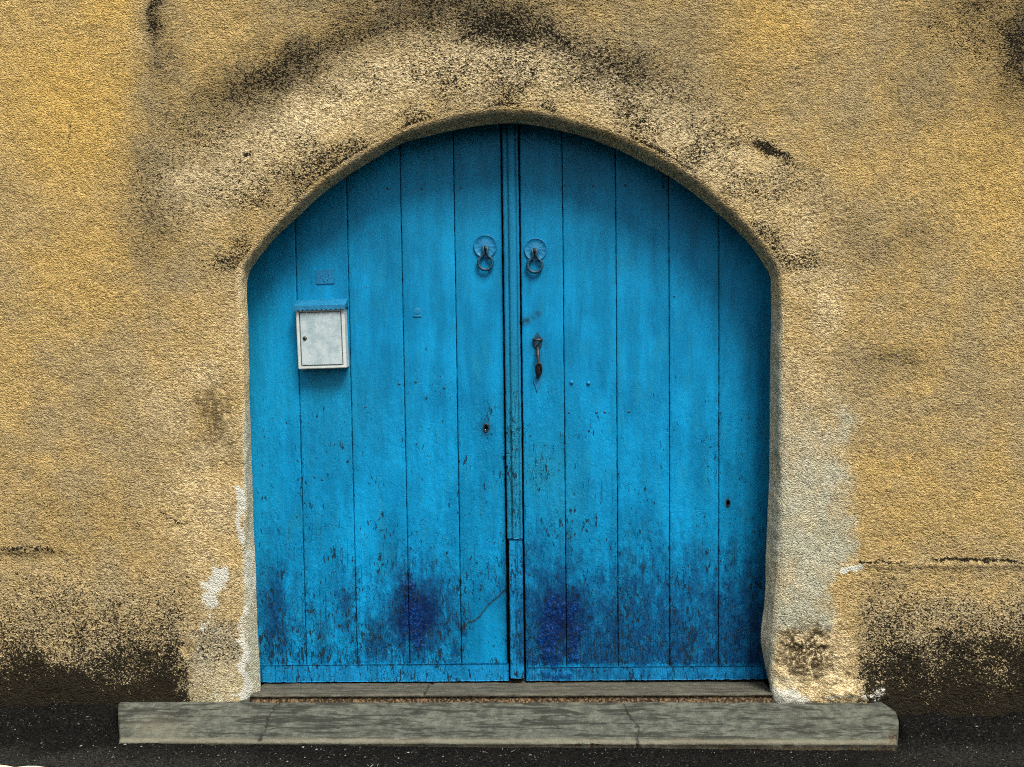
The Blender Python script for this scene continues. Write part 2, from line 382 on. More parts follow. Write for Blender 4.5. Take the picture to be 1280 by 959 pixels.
for k in range(NR):
    a = k/NR; rows.append(lip+(front-lo*RAD-lip)*a); tdist.append(np.full(NS, -0.08*(1-a)-0.012))
for k in range(NB):
    u = k/NB; p0, p2 = front-lo*RAD, front+dirv*RAD
    rows.append((1-u)**2*p0+2*u*(1-u)*front+u*u*p2); tdist.append(np.full(NS, (u-0.75)*0.024))
for k in range(NF):
    t = RAD+(Ff-RAD)*k/(NF-1); rows.append(front+dirv*t[:, None]); tdist.append(t)
for k in range(1, NO+1):
    t = Ff+(Fo-Ff)*(k/NO)**1.6; rows.append(front+dirv*t[:, None]); tdist.append(t)
G = np.stack(rows, 1); T = np.stack(tdist, 1); NT_ = G.shape[1]      # (NS, NT_, 3)
nrm = np.cross(np.gradient(G, axis=0), np.gradient(G, axis=1)); nrm /= (np.linalg.norm(nrm, axis=2)[..., None]+1e-12)
if nrm[NS//2, NT_-20, 1] > 0: nrm = -nrm
P = G.reshape(-1, 3); Nn = nrm.reshape(-1, 3); t_ = T.reshape(-1)
U0, V0 = proj(P)
q1, q2 = fbm(P*9, 3), fbm(P*9+40, 3)
U = U0+q1*14; V = V0+q2*14
arch = sm(352, 330, V0)
reveal = (t_ < -0.004).astype(float); rv = sm(0.012, -0.012, t_)
onwall = 1-rv
nz1 = fbm(P*5+9, 4); nz2 = fbm(P*22+3, 3)
soot = poly(U, V, [(205,165,.25),(262,132,.50),(330,100,.85),(390,66,.80),(440,40,.62),(500,26,.62),(560,22,.72),(620,32,.95),(680,42,.85),(720,66,.75),(780,88,.80),(835,108,.5)], 42)*0.76
soot = np.maximum(soot, poly(U, V, [(560,52,.8),(600,35,1),(650,32,1),(690,42,1),(715,62,.9),(760,80,.8)], 9)*.75)
for b in [(195,18,12,45,.75),(205,75,22,45,.38),(560,-5,220,34,.60),(190,240,48,100,.42),(250,165,90,55,.45),(1275,60,50,75,.70),(1215,40,80,60,.45),(80,650,170,50,.30),(1180,690,120,40,.25),(1225,5,60,28,.5),(1150,95,70,70,.24),(860,60,60,60,.2),
          (1140,300,42,18,.34),(1115,448,55,16,.40),(985,310,60,26,.22),(905,120,40,60,.2),(700,110,150,40,.30),(300,120,160,60,.20),(235,350,40,30,.2),(30,690,60,9,.5),(720,0,120,20,.3)]:
    soot = np.maximum(soot, blob(U, V, *b))
soot = np.maximum(soot, poly(U, V, [(925,172,.3),(955,184,.9),(975,190,.8),(1000,212,.4),(1030,240,.3),(1020,265,.35)], 8))
soot = np.maximum(soot, 0.72*arch*np.exp(-((t_-0.026)/0.016)**2)*sm(-0.5, 0.3, nz1+0.2)*sm(320, 400, U0)*(1-sm(850, 935, U0)))
soot = np.maximum(soot, 0.60*arch*np.exp(-(t_/0.42)**2)*sm(-0.9, 0.4, nz1)*onwall)
soot = np.maximum(soot, 0.13*sm(-0.1, 0.6, nz1)*onwall)
mold = (0.45*sm(680, 775, V+10*nz1)+0.55*sm(740, 885, V+26*nz1))*(1-sm(215, 258, U0+12*nz2+10*nz1))*(0.92+0.06*sm(120, 235, U0)+0.08*nz1)
mold = np.maximum(mold, 0.50*sm(650, 770, V+20*nz1)*np.maximum(1-sm(200, 300, U), sm(1050, 1110, U)))
mold = np.maximum(mold, (0.45*sm(690, 780, V+14*nz1)+0.55*sm(745, 890, V+26*nz1))*sm(1060, 1085, U0+10*nz2)*(0.97+0.08*nz1))
mold = np.maximum(mold, 0.45*box2(U, V, 236, 305, 770, 835, 12))
for pl, w, s in [([(-40,684,.7),(60,686,.7),(110,700,.2)], 4, 1), ([(1075,703,.8),(1140,702,.5),(1185,699,.9),(1240,700,.8),(1300,703,.6)], 3, 1), ([(200,640,.8),(225,655,.8),(250,650,.3)], 3, .8),
                 ([(305,193,.9),(325,190,.4)], 2.5, 1), ([(228,230,.5),(240,248,.4),(290,260,.6),(322,285,.5)], 2.5, .8), ([(88,150,.9),(88,180,.4)], 2, .8), ([(255,345,.5),(262,355,.5),(250,360,.3)], 3, .8)]:
    soot = np.maximum(soot, poly(U0+3*nz2, V0+3*nz2, pl, w, s))
soot = np.maximum(soot*onwall, mold*onwall)
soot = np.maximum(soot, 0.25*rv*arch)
smudge = poly(U, V, [(215,160,.30),(270,135,.50),(335,102,.78),(395,66,.72),(450,38,.62),(520,16,.66),(600,18,.72),(680,34,.66),(720,62,.55),(785,88,.62),(840,108,.40),(880,130,.15)], 40)
for b in [(195,15,14,50,.60),(205,80,26,60,.35),(195,240,42,95,.42),(250,170,70,50,.36),(1280,60,60,90,.80),(1225,5,70,35,.55),(1170,90,70,80,.25),(560,0,230,30,.50),(860,30,70,50,.20),(1140,300,45,20,.30),(1115,450,60,20,.34),(60,690,120,18,.25),(905,120,30,60,.18)]:
    smudge = np.maximum(smudge, blob(U, V, *b))
smudge = np.clip(np.maximum(smudge, 0.32*mold**1.5)*onwall*(0.92+0.3*nz1), 0, 0.85)
pale = poly(U, V, [(235,232,.8),(300,195,.9),(370,150,.9),(450,105,.9),(540,78,.9),(620,72,1),(700,78,1),(780,118,.9),(850,160,.85),(910,210,.7),(985,262,.5)], 48)
for b in [(1035,388,20,48,.7),(1000,330,30,60,.5),(265,470,36,24,.7),(255,640,55,90,.6),(275,820,40,70,.6),(1010,560,40,80,.4),(290,230,40,30,.8),(215,500,50,60,.3),(1085,745,40,40,.3),(1010,480,20,30,.5)]:
    pale = np.maximum(pale, blob(U, V, *b))
pale = np.maximum(pale, mold*0.8)
pale = np.maximum(pale, 0.45*np.exp(-(t_/0.20)**2)*sm(330, 430, V)*(0.7+0.5*nz1))
pale = np.maximum(pale, box2(U, V, 940, 1060, 765, 900, 14)*.9)
pale = np.maximum(pale, box2(U, V, 1040, 1115, 840, 900, 10)*.8)
pale = np.maximum(pale*onwall, rv*(0.55+0.2*nz1))  # reveal painted paler in place of light bounced up from the ground
cement = np.maximum.reduce([box2(U+20*nz1, V, 930, 1062, 400, 705, 30)*sm(430, 640, V+25*nz1)*.95, box2(U+8*nz1, V, 930, 1043, 660, 790, 18)*.95, blob(U, V, 1050, 540, 18, 45, .75), box2(U, V, 940, 1000, 840, 900, 8)*.5])*onwall
rc = np.maximum(sm(430, 560, V0+20*nz1)*0.95, (U0 > 640)*sm(340, 420, V0)*0.85)
cement = np.clip(cement+rv*rc, 0, 1)
cement = np.maximum(cement, 0.55*box2(U, V, 236, 300, 780, 885, 10))
brown = np.maximum.reduce([np.clip(1.35*blob(U, V, 1008, 812, 36, 34), 0, .95), blob(U, V, 263, 520, 24, 36, .75), blob(U, V, 285, 560, 18, 20, .3), blob(U, V, 1090, 730, 40, 14, .3), blob(U, V, 1060, 280, 30, 20, .2)])
brown = brown*onwall
white = np.zeros_like(U)
for pl, w, s in [([(301,610),(297,640),(299,675)], 6.5, .9), ([(272,704),(266,735),(262,760)], 7.5, 1), ([(314,690),(310,760),(305,800),(308,850),(304,874)], 6, .7), ([(300,800),(303,830),(298,868),(308,876)], 7, .9),
                 ([(1048,712),(1072,710)], 6, .9), ([(955,866),(985,868),(1008,874)], 9, 1), ([(1040,868),(1100,866)], 7, .5), ([(250,780),(262,770)], 6, .5)]:
    white = np.maximum(white, poly(U, V, pl, w, s))
ochre = np.maximum.reduce([blob(U, V, 90, 130, 110, 130, 1.0), blob(U, V, 90, 330, 100, 90, .5), blob(U, V, 950, 40, 60, 60, .7), blob(U, V, 1250, 200, 60, 120, .5), blob(U, V, 1150, 640, 120, 60, .45), blob(U, V, 130, 10, 60, 40, .9), blob(U, V, 1190, 730, 60, 20, .5)])
ochre = ochre*onwall*(1-sm(145, 195, U)*(U < 640))
# relief
gscale = onwall*(1-0.55*cement)*(1-0.6*white)*(1+0.25*pale)+0.16*rv
Pg = P*np.array([1, 1, 1.15])
w9 = worley(Pg*128.0)
h = 0.0026*gscale*(1-np.clip(w9/0.75, 0, 1.3)**2)
gscale = gscale*(0.62+0.76*sm(-0.5, 0.5, fbm(P*3.1+21, 3)))
h += 0.0011*gscale*perlin(Pg*210)
h += (0.0035*nz1+0.0022*fbm(P*16+7, 2))*np.where(t_ < -0.05, 0.6, 1.0)
h += 0.004*np.clip(perlin(P*13+70), 0, 1)*(pale*.6+box2(U, V, 190, 310, 440, 700, 25))
h += white*0.0016+cement*onwall*0.003
rough = np.clip(1.5*blob(U, V, 1005, 825, 48, 56), 0, 1)*onwall+box2(U, V, 1040, 1120, 845, 884, 10)*sm(1115, 1060, U-(V-845)*0.2)
h += rough*(0.006+0.010*fbm(P*20+5, 3))
h += 0.010*np.exp(-((V0-704)/3.0)**2)*0*U
led = sm(1060, 1085, U0)*np.exp(-((V0-706-3*nz1)/5.0)**2)*0.006+(1-sm(20, 120, U0))*np.exp(-((V0-688)/5.0)**2)*0.005
h += led
h += 0.012*np.exp(-((V0-868)/12.0)**2)*((U0 > 955) & (U0 < 1110))*onwall      # daubed foot of the right jamb
h *= np.where(t_ < -DEP+0.01, 0.2, 1)
P2 = P+Nn*h[:, None]
faces = grid_faces(NS, NT_)
# closed back so that no daylight gets behind the door
zb = -0.4
bx = np.array([(-WX, .001, zb), (WX, .001, zb), (WX, .001, WZ), (-WX, .001, WZ), (-WX, .5, zb), (WX, .5, zb), (WX, .5, WZ), (-WX, .5, WZ)])
o8 = len(P2)
bf = np.array([(3, 2, 6, 7), (0, 3, 7, 4), (2, 1, 5, 6), (4, 7, 6, 5)])+o8
V3 = np.concatenate([P2, bx])
ext = lambda a: np.concatenate([a, np.zeros(8)])
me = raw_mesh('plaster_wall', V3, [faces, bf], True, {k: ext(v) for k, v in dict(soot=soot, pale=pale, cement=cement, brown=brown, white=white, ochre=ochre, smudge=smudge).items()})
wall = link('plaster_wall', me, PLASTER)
tag(wall, 'rough ochre plaster wall with sooty stains around its arched doorway', 'wall')

# ------------------------------------------------------------------ ground
sl0, sr0 = un(147, 877, 0.0), un(1112, 876, 0.0)         # back edge at the wall
sl1, sr1 = un(150, 926, -0.20), un(1116, 928, -0.20)     # front nosing
gl, gr = un(150, 931, -0.21), un(1115, 941, -0.21)
def zflat(x): return gl[2]+(gr[2]-gl[2])*(x-gl[0])/(gr[0]-gl[0])
wl, wr = un(60, 879, 0.0)[2]-zflat(un(60, 879)[0]), un(1220, 893, 0.0)[2]-zflat(un(1220, 893)[0])
def spaced(core0, core1, step, lo_, hi_):
    c = np.arange(core0, core1, step); a = []; s = step; x = core0
    while x > lo_: s *= 1.25; x -= s; a.append(max(x, lo_))
    b = []; s = step; x = c[-1]
    while x < hi_: s *= 1.25; x += s; b.append(min(x, hi_))
    return np.array(a[::-1]+list(c)+b)
gx = spaced(-2.3, 2.3, 0.006, -60, 60); gy = spaced(-0.75, 0.10, 0.006, -60, 0.11)
X, Y = np.meshgrid(gx, gy, indexing='ij')
def ground_z(X, Y):
    xc = np.clip(X, -6, 6); bank = wl+(wr-wl)*np.clip((X+2)/4, 0, 1)
    wob = sm(-0.09, 0.0, Y)*0.007*(np.sin(7*X)+np.sin(17*X+1)+0.7*np.sin(41*X+2)+0.5*np.sin(97*X))
    return zflat(xc)+wob+bank*sm(-0.20, 0.02, Y)*(1-sm(sl0[0]-0.015, sl0[0]+0.02, X)*(1-sm(sr0[0]+0.0, sr0[0]+0.04, X)))
Z = ground_z(X, Y)
PG = np.stack([X, Y, Z], -1).reshape(-1, 3)
near = (np.abs(PG[:, 0]) < 3) & (PG[:, 1] > -1.2)
hh = np.zeros(len(PG)); pn = PG[near]
hh[near] = 0.006*fbm(pn*4, 3)+0.0035*(0.6-worley(pn*80))+0.0015*perlin(pn*160)
PG[:, 2] += hh
gu, gv = proj(PG)
dust = np.where(near, sm(922, 958, gv+10*fbm(PG*5, 2))*(0.25+0.75*sm(520, 80, gu))+blob(gu, gv, 1230, 945, 130, 16, .6), 0.5)
road = link('road', raw_mesh('road', PG, grid_faces(len(gx), len(gy)), True, dict(dust=np.clip(dust, 0, 1))), ASPH)
tag(road, kind='structure')
# a worn painted line that just enters the picture
lp = []
for (px, py) in [(-60, 961.4), (60, 962), (185, 963.6), (185, 990), (60, 990), (-60, 990)]:
    d = RM @ np.array([(px-640)/F_PX, -(py-479.5)/F_PX, -1.0]); z0 = zflat(-1.2)+0.009; lp.append(CAM+d*((z0-CAM[2])/d[2]))
xs = sorted(p[0] for p in lp); y_far = lp[1][1]; slope = (lp[2][1]-lp[0][1])/(lp[2][0]-lp[0][0])
def line_mesh(bm):
    n = 60; top = []; bot = []
    for i in range(n+1):
        x = -3.5+(lp[2][0]+3.5)*i/n; j = 0.006*math.sin(i*1.7)+0.004*math.sin(i*4.1)
        yt = lp[0][1]+slope*(x-lp[0][0])+j
        top.append(bm.verts.new((x, yt, zflat(x)+0.012))); bot.append(bm.verts.new((x, yt-0.11, zflat(x)+0.012)))
    for i in range(n): bm.faces.new((bot[i], bot[i+1], top[i+1], top[i]))
tag(link('road_marking', bm_mesh('road_marking', line_mesh), LINE), kind='structure')

# ------------------------------------------------------------------ doorstep and threshold
def slab(name, x_of, prof, nx, mat, crack_lines, amp, parent=None, brown_fn=None, worn_fn=None):
    """prof: list of (y, zl, zr, xl, xr) rows from back to front and down"""
    L = []
    uu = np.concatenate([[-1, 0], np.linspace(0.002, 0.998, nx), [1, 2]])
    for (y, zl, zr, xl, xr) in prof:
        u = np.clip(uu, 0, 1); x = xl+(xr-xl)*u; z = zl+(zr-zl)*u
        z = np.where((uu < 0) | (uu > 1), np.minimum(z, -0.08), z); z = np.where((uu == 0) | (uu == 1), z-0.004, z)
        L.append(np.stack([x, np.full_like(x, y), z], 1))
    A = np.stack(L, 1); Pp = A.reshape(-1, 3); u_, v_ = proj(Pp)
    nn = np.cross(np.gradient(A, axis=0), np.gradient(A, axis=1)).reshape(-1, 3); nn /= np.linalg.norm(nn, axis=1)[:, None]+1e-9
    if nn[len(nn)//2, 2]-nn[len(nn)//2, 1] < 0: nn = -nn
    cr_ = np.zeros(len(Pp)); jit = 4*fbm(Pp*30, 3)
    for pl in crack_lines: cr_ = np.maximum(cr_, poly(u_+jit, v_, pl, 1.1))
    edge_ = np.exp(-((Pp[:, 1]+0.199)/0.012)**2)
    hgt = amp*fbm(Pp*14, 3)-0.007*edge_*np.clip(fbm(Pp*22+5, 3)-0.15, 0, 1)+0.0012*perlin(Pp*120)-0.004*cr_
    Pp = Pp+nn*hgt[:, None]
    br = brown_fn(u_, v_, Pp) if brown_fn else np.zeros(len(Pp)); wo_ = worn_fn(u_, v_, Pp) if worn_fn else np.zeros(len(Pp))
    return link(name, raw_mesh(name, Pp, grid_faces(len(uu), len(prof)), True, dict(crack=cr_, brown=br, worn=wo_)), mat, parent)
prof = []
for k in range(34):                                       # the tread, sloping to the street, with a cut corner at the right
    a = k/33; y = 0.03-(0.03+0.195)*a
    f = (0.0-y)/0.20; f2 = max(f, 0)
    zl = sl0[2]+(sl1[2]-sl0[2])*f; zr = sr0[2]+(sr1[2]-sr0[2])*f
    xl = sl0[0]+(sl1[0]-sl0[0])*f2+0.006*math.exp(-f2*20); xr = sr0[0]+(sr1[0]-sr0[0])*f2-0.035*max(0, 1-f2/0.25)+0.028*(1-abs(f2-0.5)*1.2 if f2 > 0.2 else max(0, f2/0.2*0.64))
    prof.append((y, zl, zr, xl, xr))
zl, zr, xl, xr = sl1[2], sr1[2], prof[-1][3], prof[-1][4]
for k in range(1, 7):                                     # rounded nosing
    a = k/6*math.pi/2; prof.append((-0.195-0.009*math.sin(a), zl-0.009*(1-math.cos(a)), zr-0.009*(1-math.cos(a)), xl, xr))
prof.append((-0.200, zl-0.014, zr-0.014, xl, xr-.004))
for k in range(1, 9): prof.append((-0.192, zl-0.016-k*0.018, zr-0.016-k*0.018, xl+.004, xr-0.012))
step = slab('doorstep', None, prof, 800, CONC,
     [[(350, 876), (338, 890), (333, 905), (325, 926)], [(778, 876), (784, 890), (795, 905), (797, 928), (800, 942)]], 0.0022,
     None, lambda u, v, p: ((p[:, 1] < -0.1905) & (p[:, 1] > -0.1965) & (p[:, 2] < np.interp(p[:, 0], [xl, xr], [zl, zr])-0.0105)).astype(float)*0.85+0.6*blob(u, v, 1117, 922, 7, 9),
     lambda u, v, p: np.exp(-((p[:, 1]+0.197)/0.010)**2)*0.9+blob(u, v, 195, 910, 30, 12, .5))
tag(step, 'long cracked grey concrete doorstep lying in front of the blue door', 'doorstep')
# threshold: sill slab between the jambs on a gritty brown bed
tb = un(640, 852, DEP); tf = un(640, 867.5, -0.004)
x0t, x1t = un(313, 868, 0)[0], un(969, 868, 0)[0]
pr = []
tilt = (un(953, 851, DEP)[2]-un(328, 853, DEP)[2])*0.5
for k in range(40):
    a = k/39; y = DEP+0.06-(DEP+0.06+0.002)*a; z = tb[2]-0.004+(tf[2]-tb[2]+0.004)*np.clip((DEP-y)/DEP, 0, 1); pr.append((y, z-tilt, z+tilt, x0t, x1t))
z = pr[-1][1]+tilt
for k in range(1, 5):
    a = k/4*math.pi/2; pr.append((-0.002-0.006*math.sin(a), z-tilt-0.006*(1-math.cos(a)), z+tilt-0.006*(1-math.cos(a)), x0t, x1t))
pr.append((-0.006, z-tilt-0.011, z+tilt-0.011, x0t, x1t)); pr.append((0.02, z-tilt-0.013, z+tilt-0.013, x0t, x1t))
thr_ = empty('threshold', (float((x0t+x1t)/2), 0.05, float(z)))
tag(thr_, 'thin grey threshold slab on a gritty brown bed under the blue door', 'threshold')
def child(o, parent):
    o.parent = parent; o.matrix_parent_inverse = Matrix.Translation(parent.location).inverted(); return o
child(slab('sill', None, pr, 500, SILL, [[(541, 852), (535, 860), (529, 869)]], 0.0018), thr_)
pb = [(0.03, z-0.010-tilt, z-0.010+tilt, x0t, x1t)]+[(0.004-0.002*k, z-0.011-tilt-0.004*k, z-0.011+tilt-0.004*k, x0t, x1t) for k in range(10)]
bed = slab('mortar_bed', None, pb, 500, SILL, [], 0.006, None, lambda u, v, p: np.full(len(p), 0.95))
child(bed, thr_)

# ------------------------------------------------------------------ the door
def door_attrs(P):
    U0, V0 = proj(P); w = fbm(P*12, 3); w2 = fbm(P*np.array([30, 1, 6.0])+4, 3); U = U0+7*w; V = V0+16*w2
    right = sm(646, 652, U0)
    dm = 0.10+0.36*sm(400, 560, V)+0.24*sm(610, 740, V)+0.24*sm(740, 830, V)
    for b in [(605, 525, 18, 28, .45), (675, 590, 30, 40, .35), (680, 500, 14, 40, .25), (641, 590, 12, 120, .6), (690, 660, 30, 60, .3), (350, 760, 30, 80, .25), (610, 740, 22, 28, .35), (530, 480, 60, 10, .25), (745, 480, 50, 10, .2), (600, 620, 18, 90, .25)]:
        dm = np.maximum(dm, dm*0.4+blob(U, V, *b)*1.6)
    dm = np.clip(dm, 0, 1.0)*(1-0.55*box2(U, V, 585, 634, 752, 832, 10))
    nv = 0.40*sm(580, 830, V)+right*(0.40*sm(560, 800, V)+0.08*sm(870, 950, U)*sm(400, 700, V))
    for b in [(520, 768, 56, 72, 1.10), (525, 715, 14, 30, .7), (700, 775, 62, 80, 1.12), (480, 800, 45, 44, .80), (432, 755, 28, 48, .72), (345, 770, 28, 90, .82), (345, 690, 20, 60, .4), (562, 760, 22, 40, .5), (570, 800, 16, 30, .6),
              (780, 790, 50, 55, .55), (862, 780, 26, 60, .55), (760, 720, 22, 34, .5), (930, 720, 30, 120, .22), (640, 780, 1, 1, 0), (670, 740, 22, 60, .7), (720, 700, 26, 60, .5), (400, 800, 20, 30, .45)]:
        nv = np.maximum(nv, blob(U, V, *b))
    nv = nv*(1-0.7*box2(U, V, 584, 636, 762, 832, 12))
    onrail = sm(827, 834, V0); nv = nv*(1-0.45*onrail); dm = dm*(1-0.2*onrail)
    ul = np.zeros(len(P))
    for b in [(514, 770, 13, 48, .9), (522, 800, 18, 30, .6), (700, 764, 22, 13, .95), (686, 800, 12, 32, .9), (685, 824, 17, 9, 1.0), (718, 800, 9, 30, .9), (716, 826, 10, 6, .9), (578, 782, 6, 20, .4), (700, 843, 46, 9, .5), (565, 830, 12, 12, .3)]:
        ul = np.maximum(ul, blob(U, V, *b))
    tl = np.maximum.reduce([blob(U, V, 412, 480, 36, 22, .7), blob(U, V, 680, 590, 36, 40, .7), blob(U, V, 705, 630, 30, 50, .5), 0.50*sm(0.1, 0.8, w2), 0.35*sm(420, 170, V0+40*w), 0.28*(1-sm(325, 365, U0+6*w)), blob(U0, V0, 642, 560, 12, 130, .8), blob(U, V, 430, 520, 60, 60, .3)])  # teal along the far left edge paints in the shading there
    gm = np.maximum.reduce([poly(U0+2*w, V0+2*w, [(652, 404), (660, 400), (668, 396), (674, 393)], 4.2, .80)*sm(-0.7, 0.3, fbm(P*60, 3)), poly(U0, V0, [(671, 425), (675, 470)], 6, .42), blob(U0, V0, 607, 536, 8, 9, .55), blob(U0+2*w, V0+2*w, 578, 783, 5, 6, .8),
                            poly(U0, V0+2*w2, [(578, 784), (598, 772), (612, 755), (634, 736)], 1.3, .9), blob(U0, V0, 910, 629, 3.5, 6, 1.0), blob(U0, V0, 672, 430, 10, 10, .3)])
    lump = ul*0.004*(0.5+fbm(P*35, 3))+0.0020*dm*perlin(P*np.array([60, 1, 26.0]))
    return dict(dmg=dm, navy=nv, ultra=ul, teal=tl, grime=gm), lump
def board(name, xl0, xl1, xr0, xr1, z0, z1, yf, th, mat, parent, prof=None, st=0.005, ch=0.002, holes=(), warp=0.0015, nick=0.0):
    """an upright (or lying) board: front face yf, thickness th; xl0/xl1 = left edge at z0/z1"""
    if prof is None:
        n = max(4, int((xr0-xl0)/st)); inner = [(ch+(1-0)*0, 0)]
        w = xr0-xl0
        prof = [(0, th), (0, ch)]+[(u, 0.0) for u in np.linspace(ch/w, 1-ch/w, n)]+[(1, ch), (1, th)]
    nz = max(3, int((z1-z0)/st)); zz = np.linspace(z0, z1, nz)
    A = np.zeros((len(prof), nz, 3)); t = (zz-z0)/(z1-z0)
    for i, (u, y) in enumerate(prof):
        xl = xl0+(xl1-xl0)*t; xr = xr0+(xr1-xr0)*t
        A[i, :, 0] = xl+(xr-xl)*u; A[i, :, 1] = yf+y; A[i, :, 2] = zz
    Pp = A.reshape(-1, 3).copy(); at, lump = door_attrs(Pp)
    if not nick:
        xe = np.minimum(Pp[:, 0]-xl0, xr0-Pp[:, 0]); at['dmg'] = np.clip(at['dmg']+0.45*np.exp(-np.abs(xe)/0.007)*sm(0.15, 0.5, at['dmg'])*sm(-0.2, 0.5, fbm(Pp*np.array([2, 1, 9.0]), 2)), 0, 1.2)
    off = np.array([hash(name) % 7, parent.location.x*3, xl0*7])
    fr = (Pp[:, 1] < yf+th-1e-5)
    wv = warp*fbm(Pp*np.array([3.0, 1, 1.3])+xl0*31, 2)
    Pp[:, 1] -= np.where(fr, lump+wv, 0)
    ed = np.array([1.0 if (u <= 0.001) else (-1.0 if u >= 0.999 else 0.0) for u, y in prof]).repeat(nz)
    Pp[:, 0] += ed*np.clip(0.0012*fbm(np.stack([Pp[:, 0]*0+xl0*50, Pp[:, 2]*0, Pp[:, 2]*25], 1), 3), -0.002, 0.002)
    if nick:
        e2 = np.zeros((len(prof), nz)); e2[:, 0] = 1; e2[:, -1] = -1; e2 = e2.ravel()
        Pp[:, 2] += e2*nick*np.abs(fbm(Pp*np.array([28, 0, 0.0])+3, 3))
    Q = grid_faces(len(prof), nz, flip=False)
    if holes:
        c = Pp[Q].mean(1)
        for hx, hz, rx, rz in holes: 
            m = ((c[:, 0]-hx)/rx)**2+((c[:, 2]-hz)/rz)**2 > 1; Q = Q[m]; c = c[m]
    i0 = np.arange(len(prof))*nz
    caps = [i0[None, :], (i0+nz-1)[::-1][None, :]]
    o = link(name, raw_mesh(name, Pp, [Q]+caps, False if prof is None else True, at), mat)
    # flat caps
    child(o, parent); return o
YD = DEP+0.004
GAP = 0.0028
def xw(px, py, Y=YD): return float(un(px, py, Y)[0])
zbot = float(un(640, 852, YD)[2])
def back_top(px0, px1):
    m = (back[:, 0] > xw(px0, 300)-0.02) & (back[:, 0] < xw(px1, 300)+0.02) & (back[:, 2] > ZC-0.15); return float(back[m, 2].max())+0.03
LB = [(288, 297), (368, 383), (433, 447), (500, 513), (566, 578.5), (627.0, 634.5)]
RB = [(649.5, 657.5), (703, 708.5), (769, 773.5), (836.5, 837), (898.5, 898.5), (990, 985)]
tops = [300, 222, 182, 165, 160]
def leaf(name, edges, label, x_base):
    root = empty(name, (x_base, YD, zbot)); tag(root, label, 'door', 'leaves of the arched double door')
    return root
left = leaf('door_leaf', LB, 'left leaf of the blue plank door, the one carrying the mailbox', xw(480, 850))
right = leaf('door_leaf', RB, 'right leaf of the blue plank door with the iron thumb latch', xw(800, 850))
KH = un(607.5, 535, YD); KN = un(910, 629, YD)
for root, E_ in ((left, LB), (right, RB)):
    for i in range(5):
        (a0, a1), (b0, b1) = E_[i], E_[i+1]
        xa0, xa1 = xw(a1, 830), xw(a0, 250); xb0, xb1 = xw(b1, 830), xw(b0, 250)
        xa = (xa0+xa1)/2; xb = (xb0+xb1)/2
        holes = []
        if root is left and i == 4: holes = [(KH[0], KH[2], 0.0075, 0.0125)]
        if root is right and i == 4: holes = [(KN[0], KN[2], 0.006, 0.011)]
        board('plank', xa+GAP/2, xa+GAP/2, xb-GAP/2, xb-GAP/2, zbot+0.006, back_top(a0, b0), YD+random.uniform(0, .0012), 0.030, PAINT, root, holes=holes)
# black boards added behind each leaf to stop light leaking through the joints
for root, (pa, pb_) in ((left, (288, 640)), (right, (638, 990))):
    xa, xb = xw(pa, 500), xw(pb_, 500)-0.003; zt = back_top(pa, pb_) if root is left else back_top(650, pb_)
    def bk(bm): prism(bm, [(xa, zbot+.01), (xb, zbot+.01), (xb, zt-.01), (xa, zt-.01)], YD+.062, YD+.034)
    child(link('light_block_board', bm_mesh('light_block_board', bk), BLACK), root)
# bottom rails
def rail(root, px0, px1, py0, py1, py0r, py1r, mat):
    Yr = YD-0.016; a, b = un(px0, py1, Yr), un(px1, py1r, Yr); zt0, zt1 = un(px0, py0, Yr)[2], un(px1, py0r, Yr)[2]
    z0 = float(max(a[2], b[2])) ; z1 = float((zt0+zt1)/2)
    nz = 12; w = b[0]-a[0]
    o = board('bottom_rail', float(a[0]), float(a[0])+0.001, float(b[0]), float(b[0])-0.001, z0-0.001, z1, Yr, 0.0155, mat, root, ch=0.003, nick=0.0035, warp=0.0025)
    return o
rail(left, 327, 636.5, 831, 853, 830.5, 853, PAINT_LOW)
rail(right, 657.5, 955, 834, 851, 833, 850.5, PAINT_LOW)
# cover strip over the meeting edge, moulded above and plain below (it is nailed to the left leaf)
Ys = YD-0.030
z_a, z_b, z_c = back_top(620, 660), float(un(640, 674.5, Ys)[2]), float(un(646, 848, Ys)[2])
mould = [(0, .050), (0, .012), (.06, .008), (.26, .008), (.30, .013), (.335, .013), (.37, .002), (.42, 0), (.5, 0), (.6, 0), (.70, 0), (.77, .002), (.80, .012), (.835, .012), (.87, .007), (.96, .008), (1, .012), (1, .050)]
xs0, xs1 = xw(633.5, 500, Ys-.0)-0.0315, xw(633.5, 500, Ys)+0.0315
c_mid = xw(641.5, 500, Ys)
board('cover_strip', c_mid-.0305, c_mid-.0305, c_mid+.0305, c_mid+.0305, z_b+0.002, z_a, Ys, .050, PAINT_STRIP, left, prof=mould, nick=0.003, warp=0.002)
c_low = xw(645.5, 760, Ys)
plain = [(0, .050), (0, .003), (.05, 0), (.15, 0), (.3, 0), (.40, .001), (.43, .004), (.46, .001), (.6, 0), (.75, 0), (.9, 0), (.96, .001), (1, .004), (1, .050)]
board('cover_strip', c_low-.0270, c_low-.0265, c_low+.0275, c_low+.0265, z_c, z_b-0.001, Ys-0.004, .050, PAINT_LOW, left, prof=plain, nick=0.003, warp=0.002)

